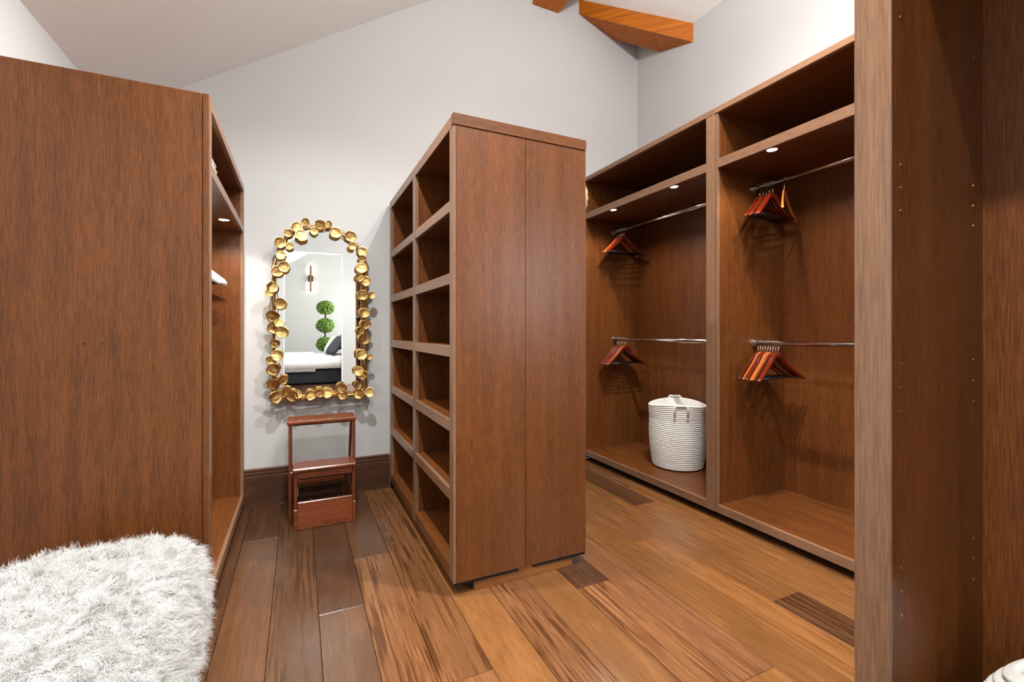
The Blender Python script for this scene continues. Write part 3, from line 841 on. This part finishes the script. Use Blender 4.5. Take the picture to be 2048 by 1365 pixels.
def leaf_mesh(seed):
    rnd = random.Random(seed)
    b_ = bmesh.new()
    nr, na = 6, 30
    ph = [rnd.uniform(0, 6.28) for _ in range(5)]
    notch = rnd.uniform(0, 6.28)
    def pt(r, a, back):
        dn = (a - notch + math.pi) % (2 * math.pi) - math.pi
        rad_ = 1 + 0.035 * math.sin(3 * a + ph[0]) + 0.025 * math.sin(5 * a + ph[1]) - 0.16 * math.exp(-(dn / 0.20) ** 2)
        rr = r * rad_
        # cupped towards the viewer (-Y), veins and hammered dents
        y = 0.06 - 0.15 * r ** 3
        y += 0.05 * r * math.sin(11 * a + ph[2]) * (1 - r) * 2 + 0.06 * math.sin(4 * rr * math.cos(a) + ph[3]) * math.sin(4 * rr * math.sin(a) + ph[4]) * (1 - r)
        if r > 0.97: y -= 0.06
        if back: y += 0.055
        return (rr * math.cos(a), y, rr * math.sin(a))
    rings = {}
    for back in (0, 1):
        c = b_.verts.new(pt(0, 0, back)); prev = None
        lst = []
        for i in range(1, nr + 1):
            lst.append([b_.verts.new(pt(i / nr, 2 * math.pi * k / na, back)) for k in range(na)])
        for k in range(na):
            f = (c, lst[0][k], lst[0][(k + 1) % na]); b_.faces.new(f if not back else f[::-1])
        for i in range(nr - 1):
            for k in range(na):
                f = (lst[i][k], lst[i + 1][k], lst[i + 1][(k + 1) % na], lst[i][(k + 1) % na]); b_.faces.new(f if not back else f[::-1])
        rings[back] = lst[-1]
    for k in range(na):
        b_.faces.new((rings[0][k], rings[1][k], rings[1][(k + 1) % na], rings[0][(k + 1) % na]))
    bmesh.ops.recalc_face_normals(b_, faces=b_.faces)
    me = bpy.data.meshes.new('golden_leaf'); b_.to_mesh(me); b_.free()
    me.materials.append(M['gold']); me.polygons.foreach_set('use_smooth', [True] * len(me.polygons))
    return me
LM = [leaf_mesh(s) for s in range(6)]
LEAVES = [(390, 133, 24), (338, 163, 34), (287, 197, 24), (363, 212, 36), (441, 185, 25), (476, 147, 30), (528, 147, 23), (569, 195, 34), (657, 216, 35), (669, 274, 24),
          (238, 254, 34), (293, 274, 22), (243, 329, 27), (261, 397, 33), (222, 424, 33), (190, 518, 34), (180, 550, 25), (240, 616, 34), (195, 690, 35), (232, 732, 26),
          (204, 760, 37), (249, 786, 36), (206, 853, 27), (221, 924, 34), (180, 953, 25), (200, 1008, 37), (255, 1070, 30), (198, 1095, 36), (277, 1136, 27), (213, 1173, 38),
          (311, 1166, 35), (345, 1162, 20), (419, 1160, 32), (473, 1147, 28), (519, 1147, 31), (607, 1120, 32), (611, 1157, 31), (699, 1105, 25), (709, 1152, 34), (768, 1144, 30),
          (727, 308, 31), (727, 350, 24), (722, 405, 34), (711, 460, 27), (747, 483, 31), (729, 566, 33), (782, 567, 25), (739, 672, 32), (746, 740, 32), (717, 775, 25),
          (738, 827, 37), (721, 920, 34), (770, 932, 20), (705, 1018, 30), (730, 1040, 32)]
for i, (lx, ly, lr) in enumerate(LEAVES):
    yl = 3.462 - (0.014 if i % 2 else 0.0) - (0.012 if i % 3 == 0 else 0)
    x, z = on_plane(*zz(lx, ly), yl)
    o = bpy.data.objects.new('golden_leaf', LM[i % 6])
    r = lr * 0.337 / F_PX * 3.05 * 1.03
    o.scale = (r, r, r)
    o.location = (x - MB[0], yl - MB[1], z - MB[2])
    o.rotation_euler = (random.uniform(-0.35, 0.25), random.uniform(0, 6.28), random.uniform(-0.35, 0.35))
    link(o, mir)
    # short stalk to the stem behind it
    near = min(full, key=lambda p: (p.x - (x - MB[0])) ** 2 + (p.y - (z - MB[2])) ** 2)
    b_ = bmesh.new(); bm_tube(b_, [(x - MB[0], yl - MB[1] + 0.25 * r, z - MB[2]), ((x - MB[0] + near.x) / 2, yl - MB[1] + 0.026, (z - MB[2] + near.y) / 2), (near.x, -0.006, near.y)], 0.0022, 5)
    mesh_obj('leaf_stalk', b_, M['golddk'], mir, True)

# ================================================================== STEP STOOL
st = thing('step_stool', 'reddish-brown wooden folding step stool below the gold mirror', 'step stool', (0.135, 3.13, 0))
sm, sz = M['stool'], M['stoolZ']
def bar(parent, name, p, q, w, d, mat):
    """straight rail of section w (x) by d (y) from p to q"""
    p, q = Vector(p) - Vector(st.location), Vector(q) - Vector(st.location)
    v = q - p; L_ = v.length
    b_ = bmesh.new(); bm_box(b_, -w / 2, w / 2, -d / 2, d / 2, 0, L_, 0.003)
    o = mesh_obj(name, b_, mat, parent)
    o.location = p; o.rotation_euler = Vector((0, 0, 1)).rotation_difference(v).to_euler()
    return o
board(st, 'top_tread', -0.066, 0.340, 3.118, 3.318, 0.612, 0.636, sm, 0.006)
board(st, 'tread_rail', -0.035, 0.312, 3.300, 3.314, 0.572, 0.6115, sm, 0.002)
for x in (-0.050, 0.3255):
    bar(st, 'front_upright', (x, 3.138, 0.0), (x, 3.138, 0.612), 0.018, 0.026, sz)
    bar(st, 'rear_leg', (x, 3.500, 0.0), (x, 3.295, 0.6115), 0.018, 0.026, sz)
bar(st, 'rear_stretcher', (-0.02, 3.45, 0.15), (0.295, 3.45, 0.15), 0.028, 0.014, sm)
board(st, 'lower_tread', -0.037, 0.327, 3.010, 3.185, 0.344, 0.366, sm, 0.006)
board(st, 'apron', -0.010, 0.304, 3.030, 3.046, 0.300, 0.3435, sm, 0.002)
board(st, 'apron', -0.010, 0.304, 3.165, 3.179, 0.308, 0.3435, sm, 0.002)
for x in (-0.019, 0.3145):
    board(st, 'step_leg', x - 0.009, x + 0.009, 3.024, 3.052, 0.0, 0.3435, sz, 0.003)
    board(st, 'step_leg', x - 0.009, x + 0.009, 3.158, 3.182, 0.0, 0.3435, sz, 0.003)
    bar(st, 'hinge_strap', (x + (0.012 if x < 0.1 else -0.012), 3.06, 0.19), (x + (0.012 if x < 0.1 else -0.012), 3.155, 0.25), 0.003, 0.014, M['steel'])
    b_ = bmesh.new(); xx = (-0.0405 if x < 0.1 else 0.3165 - 0.0)
    bm_tube(b_, [(xx - 0.004 - st.location.x, 3.06 - 3.13, 0.335), (xx + 0.004 - st.location.x, 3.06 - 3.13, 0.335)], 0.005, 10); mesh_obj('pivot_bolt', b_, M['steel'], st)
pan = board(st, 'kick_panel', -0.008, 0.304, 3.002, 3.020, 0.0, 0.166, sm, 0.003)
board(st, 'kick_panel', -0.029, -0.0085, 3.002, 3.020, 0.0, 0.124, sm, 0.003)
board(st, 'kick_panel', 0.3045, 0.3255, 3.002, 3.020, 0.0, 0.128, sm, 0.003)

# ================================================================== SHEEPSKIN BENCH
bx_, by_, hw, hl = -0.576, 1.365, 0.315, 0.66
ben = thing('sheepskin_bench', 'low bench covered with shaggy white sheepskin at lower left', 'bench', (bx_, by_, 0))
for sx in (-1, 1):
    for sy in (-1, 1):
        b_ = bmesh.new(); bm_tube(b_, [(sx * 0.20, sy * 0.50, 0), (sx * 0.19, sy * 0.48, 0.40)], [0.014, 0.020], 12); mesh_obj('leg', b_, M['venZ'], ben, True)
def sup(a, n=4.6):
    c, s = math.cos(a), math.sin(a)
    return (abs(c) ** (2 / n) * (1 if c >= 0 else -1), abs(s) ** (2 / n) * (1 if s >= 0 else -1))
prof_h = [(0.0, 0.490), (0.25, 0.492), (0.5, 0.492), (0.72, 0.488), (0.86, 0.476), (0.94, 0.454), (0.985, 0.418), (1.0, 0.36), (1.0, 0.29), (0.985, 0.22)]
b_ = bmesh.new(); NA = 72; rings = []
for q, z in prof_h:
    row = []
    for k in range(NA):
        a = 2 * math.pi * k / NA
        u, v = sup(a)
        lump = 0.012 * mnoise.noise(Vector((u * q * 3, v * q * 5, z * 4))) 
        row.append(b_.verts.new((u * q * (hw - 0.035), v * q * (hl - 0.035), z + lump)))
    rings.append(row)
for r0, r1 in zip(rings, rings[1:]):
    for k in range(NA): b_.faces.new((r0[k], r0[(k + 1) % NA], r1[(k + 1) % NA], r1[k]))
bmesh.ops.remove_doubles(b_, verts=b_.verts, dist=1e-4)
hide = mesh_obj('sheepskin', b_, M['hide'], ben, True)
b_ = bmesh.new(); bm_prism(b_, [(sup(2 * math.pi * k / 48)[0] * (hw - 0.06), sup(2 * math.pi * k / 48)[1] * (hl - 0.06)) for k in range(48)], 'Z', 0.37, 0.46)
mesh_obj('seat', b_, M['linen'], ben)

def fur(obj_, count, length, seed):
    rng = np.random.default_rng(seed)
    me = obj_.data; me.calc_loop_triangles()
    V = np.empty(len(me.vertices) * 3); me.vertices.foreach_get('co', V); V = V.reshape(-1, 3)
    T = np.empty(len(me.loop_triangles) * 3, dtype=np.int32); me.loop_triangles.foreach_get('vertices', T); T = T.reshape(-1, 3)
    a, b2_, c = V[T[:, 0]], V[T[:, 1]], V[T[:, 2]]
    nrm = np.cross(b2_ - a, c - a); ar = np.linalg.norm(nrm, axis=1); ok = ar > 1e-10
    a, b2_, c, nrm, ar = a[ok], b2_[ok], c[ok], nrm[ok], ar[ok]
    nrm /= ar[:, None]
    # outward
    ctr = np.array([0, 0, 0.3]); flip = np.sum(nrm * ((a + b2_ + c) / 3 - ctr), axis=1) < 0; nrm[flip] *= -1
    ti = rng.choice(len(ar), count, p=ar / ar.sum())
    r1, r2 = np.sqrt(rng.random(count)), rng.random(count)
    P = (1 - r1)[:, None] * a[ti] + (r1 * (1 - r2))[:, None] * b2_[ti] + (r1 * r2)[:, None] * c[ti]
    Nn = nrm[ti]
    # clumps: every strand leans towards its lock
    nl = count // 22
    li = rng.choice(count, nl, replace=False)
    lockP = P[li]
    cell = {}
    cs = 0.035
    for i, p in enumerate(lockP): cell.setdefault(tuple((p / cs).astype(int)), []).append(i)
    lid = rng.integers(0, nl, count)
    key = (P / cs).astype(int)
    for i in range(count):
        k = cell.get(tuple(key[i]))
        if k: lid[i] = k[0] if len(k) == 1 else min(k, key=lambda j: (lockP[j][0] - P[i][0]) ** 2 + (lockP[j][1] - P[i][1]) ** 2 + (lockP[j][2] - P[i][2]) ** 2)
    lockN = Nn[li]
    out = lockP - np.array([0, 0, 0.47]); out[:, 2] = 0
    flow = out / np.maximum(np.linalg.norm(out, axis=1), 0.05)[:, None]
    ld = lockN * 0.55 + flow * 0.45 + rng.normal(0, 0.30, (nl, 3)); ld[:, 2] -= 0.10
    ld /= np.linalg.norm(ld, axis=1)[:, None]
    lphase, lfreq, lamp = rng.random(nl) * 6.28, rng.uniform(5, 10, nl), rng.uniform(0.005, 0.012, nl)
    llen = rng.uniform(0.75, 1.25, nl)
    far = np.linalg.norm(lockP[lid] - P, axis=1) > 0.06
    D = ld[lid] + rng.normal(0, 0.22, (count, 3)); D /= np.linalg.norm(D, axis=1)[:, None]
    inw = np.sum(D * Nn, axis=1); D += Nn * np.clip(0.25 - inw, 0, None)[:, None]; D /= np.linalg.norm(D, axis=1)[:, None]
    L = length * llen[lid] * rng.uniform(0.6, 1.1, count)
    e1 = np.cross(D, np.array([0.3, 0.5, 0.81])); e1 /= np.linalg.norm(e1, axis=1)[:, None]
    e2 = np.cross(D, e1)
    SEG = 4
    pts = []
    pull = np.where(far[:, None], 0, lockP[lid] - P)
    for k in range(SEG + 1):
        t_ = k / SEG
        q = P + D * (L * t_)[:, None] + pull * (0.55 * t_)
        am = (lamp[lid] * t_ * 1.3); an = lphase[lid] + lfreq[lid] * t_ + rng.normal(0, 0.15, count)
        q += e1 * (am * np.cos(an))[:, None] + e2 * (am * np.sin(an))[:, None]
        q[:, 2] -= 0.012 * t_ * t_
        pts.append(q)
    wd = np.array([0.0007, 0.0007, 0.0006, 0.0005, 0.00015])
    verts = np.empty((count, SEG + 1, 3, 3), dtype=np.float32)
    for k in range(SEG + 1):
        for j in range(3):
            an = j * 2.0944
            verts[:, k, j] = pts[k] + (e1 * math.cos(an) + e2 * math.sin(an)) * wd[k]
    base = (np.arange(count) * (SEG + 1) * 3)[:, None, None]
    kk = (np.arange(SEG) * 3)[None, :, None]; jj = np.arange(3)[None, None, :]; j2 = (jj + 1) % 3
    q = np.stack([base + kk + jj, base + kk + j2, base + kk + 3 + j2, base + kk + 3 + jj], axis=-1).reshape(-1, 4)
    m2 = bpy.data.meshes.new('wool_pile')
    nv, nf = count * (SEG + 1) * 3, len(q)
    m2.vertices.add(nv); m2.vertices.foreach_set('co', verts.reshape(-1))
    m2.loops.add(nf * 4); m2.loops.foreach_set('vertex_index', q.reshape(-1).astype(np.int32))
    m2.polygons.add(nf); m2.polygons.foreach_set('loop_start', np.arange(nf, dtype=np.int32) * 4)
    m2.polygons.foreach_set('use_smooth', np.ones(nf, dtype=bool))
    m2.update(); m2.materials.append(M['wool'])
    return m2
fo = bpy.data.objects.new('wool_pile', fur(hide, 95000, 0.050, 4)); link(fo, hide); fo['kind'] = 'stuff'

# ================================================================== BEDROOM BEYOND THE DOORWAY (seen in the mirror)
BY1, BY0 = -4.03, -5.65
bed = thing('bed', 'bed with black upholstered base and white bedding, reflected in the mirror', 'bed', (0.10, (BY0 + BY1) / 2, 0))
board(bed, 'bed_base', -0.95, 1.15, BY0, BY1, 0.02, 0.34, M['bedbase'], 0.02)
board(bed, 'mattress', -0.93, 1.13, BY0 + 0.02, BY1 - 0.02, 0.34, 0.60, M['white'], 0.05)
board(bed, 'headboard', 1.15, 1.25, BY0, BY1, 0.0, 1.10, M['bedbase'], 0.02)
for x in (-0.85, 1.05):
    for y in (BY0 + 0.1, BY1 - 0.1): board(bed, 'leg', x - 0.03, x + 0.03, y - 0.03, y + 0.03, 0, 0.021, M['dark'], 0)
def draped(name, label, cat, x0, x1, z_top, drop, thick, mat, ridges=0):
    b_ = bmesh.new()
    path = [(BY0 - 0.035, z_top - drop), (BY0 - 0.03, z_top - 0.05), (BY0 + 0.02, z_top)] + [(BY0 + 0.02 + (BY1 - BY0 - 0.04) * k / 6, z_top + 0.006 * (k % 2)) for k in range(1, 6)] + [(BY1 - 0.02, z_top), (BY1 + 0.03, z_top - 0.05), (BY1 + 0.035, z_top - drop)]
    nx = 40; g = []
    for i in range(nx + 1):
        x = x0 + (x1 - x0) * i / nx
        w = 0.006 * math.sin(i * 1.57 * 1.0) if ridges else 0.003 * math.sin(i * 0.8)
        g.append([b_.verts.new((x - (x0 + x1) / 2, y - BY1 + (w if k in (0, 1) else -w if k > len(path) - 3 else 0) * (1 if y < -4.5 else -1), z + w + 0.0)) for k, (y, z) in enumerate(path)])
    for i in range(nx):
        for k in range(len(path) - 1): b_.faces.new((g[i][k], g[i][k + 1], g[i + 1][k + 1], g[i + 1][k]))
    o = mesh_obj(name, b_, mat, None, True, ((x0 + x1) / 2, BY1, 0))
    md = o.modifiers.new('thickness', 'SOLIDIFY'); md.thickness = thick; md.offset = 1
    tag(o, label, cat); return o
draped('ribbed_duvet', 'white ribbed duvet on the bed, reflected in the mirror', 'duvet', -0.94, 0.98, 0.612, 0.26, 0.02, M['white'], 1)
draped('bed_runner', 'plain white blanket across the foot of the bed, reflected in the mirror', 'blanket', -0.96, 0.33, 0.648, 0.36, 0.014, M['white'])
def pillow(name, label, mat, loc, size, rot):
    b_ = bmesh.new(); n = 14; rows_ = []
    for side in (1, -1):
        g = [[None] * (n + 1) for _ in range(n + 1)]
        for i in range(n + 1):
            for j in range(n + 1):
                u, v = i / n * 2 - 1, j / n * 2 - 1
                pin = 1 - 0.07 * (u * u * (1 - v * v)) - 0.07 * 0
                h = max(0, (1 - u ** 4) * (1 - v ** 4)) ** 0.5
                g[i][j] = b_.verts.new((u * size[0] / 2 * (1 - 0.08 * (1 - v * v) * 0 - 0.06 * (1 - abs(v)) * (abs(u) > 0.9)), v * size[1] / 2 * (1 - 0.06 * (1 - abs(u)) * (abs(v) > 0.9)), side * size[2] / 2 * h))
        for i in range(n):
            for j in range(n): b_.faces.new((g[i][j], g[i + 1][j], g[i + 1][j + 1], g[i][j + 1]))
    bmesh.ops.remove_doubles(b_, verts=b_.verts, dist=1e-4)
    o = mesh_obj(name, b_, mat, None, True, loc); o.rotation_euler = rot
    tag(o, label, 'pillow', 'pillows on the bed'); return o
pillow('pillow', 'white pillow behind the charcoal ones, reflected in the mirror', M['white'], (0.70, -4.80, 0.86), (0.48, 0.60, 0.18), (0, R(-62), R(4)))
pillow('pillow', 'large charcoal pillow leaning on the bed, reflected in the mirror', M['char'], (0.78, -4.26, 0.87), (0.52, 0.52, 0.17), (0, R(-52), R(-14)))
pillow('pillow', 'charcoal pillow at the back corner of the bed, reflected in the mirror', M['char'], (0.97, -4.84, 0.97), (0.50, 0.55, 0.17), (0, R(-70), R(6)))

tp = thing('topiary_plant', 'potted three-ball topiary behind the bed, reflected in the mirror', 'plant', (0.64, -6.10, 0))
b_ = bmesh.new(); bm_lathe(b_, [(0, 0), (0.13, 0), (0.17, 0.30), (0.16, 0.31), (0.14, 0.28), (0, 0.27)], 28); mesh_obj('pot', b_, M['whitew'], tp, True)
for s_ in (0, 1, 2):
    b_ = bmesh.new(); bm_tube(b_, [(0.015 * math.cos(s_ * 2.1 + z * 3), 0.015 * math.sin(s_ * 2.1 + z * 3), z) for z in [0.26 + 0.1 * k for k in range(15)]], 0.011, 7); mesh_obj('trunk', b_, M['bark'], tp, True)
def leaf_ball(z, r, seed):
    rnd = random.Random(seed)
    vs_, fs_ = [], []
    for i in range(1500):
        d_ = Vector((rnd.gauss(0, 1), rnd.gauss(0, 1), rnd.gauss(0, 1))).normalized()
        c = d_ * r * (0.74 + 0.36 * rnd.random()); c.z *= 0.85
        nrm_ = (d_ + Vector((rnd.gauss(0, .5), rnd.gauss(0, .5), rnd.gauss(0, .5)))).normalized()
        u = nrm_.orthogonal().normalized(); v = nrm_.cross(u)
        a = rnd.uniform(0, 6.28); u, v = u * math.cos(a) + v * math.sin(a), v * math.cos(a) - u * math.sin(a)
        l, w = 0.036 * rnd.uniform(.6, 1.3), 0.015
        k = len(vs_)
        vs_ += [c - u * l, c + v * w + nrm_ * .004, c + u * l, c - v * w + nrm_ * .004]
        fs_.append((k, k + 1, k + 2, k + 3))
    b2_ = bmesh.new(); bmesh.ops.create_icosphere(b2_, subdivisions=2, radius=r * 0.78)
    k = len(vs_)
    b2_.verts.index_update()
    vs_ += [Vector((v.co.x, v.co.y, v.co.z * .85)) for v in b2_.verts]; fs_ += [tuple(k + v.index for v in f.verts) for f in b2_.faces]; nb = len(b2_.faces); b2_.free()
    me = bpy.data.meshes.new('foliage_ball'); me.from_pydata([tuple(v) for v in vs_], [], fs_)
    me.materials.append(M['leaf']); me.materials.append(M['leaf2'])
    idx = [1 if (rnd.random() < 0.4 or i >= len(fs_) - nb) else 0 for i in range(len(fs_))]
    me.polygons.foreach_set('material_index', idx)
    o = bpy.data.objects.new('foliage_ball', me); link(o, tp); o.location = (0, 0, z); o['kind'] = 'stuff'
leaf_ball(1.82, 0.205, 1); leaf_ball(1.34, 0.215, 2); leaf_ball(0.84, 0.215, 3)

sc = thing('wall_sconce', 'slim vertical wooden wall sconce glowing on the bedroom wall, in the mirror', 'sconce', (0.295, YF, 2.66))
board(sc, 'back_plate', 0.235, 0.355, YF, YF + 0.05, 2.58, 2.76, M['gun'], 0.003)
board(sc, 'wood_bar', 0.268, 0.322, YF + 0.06, YF + 0.10, 2.30, 3.03, M['plinthX'], 0.006)
board(sc, 'arm', 0.28, 0.31, YF + 0.05, YF + 0.061, 2.64, 2.70, M['gun'], 0)
for z0, z1 in ((2.32, 2.57), (2.77, 3.01)): board(sc, 'led_strip', 0.280, 0.310, YF + 0.052, YF + 0.0595, z0, z1, M['sconce'], 0)
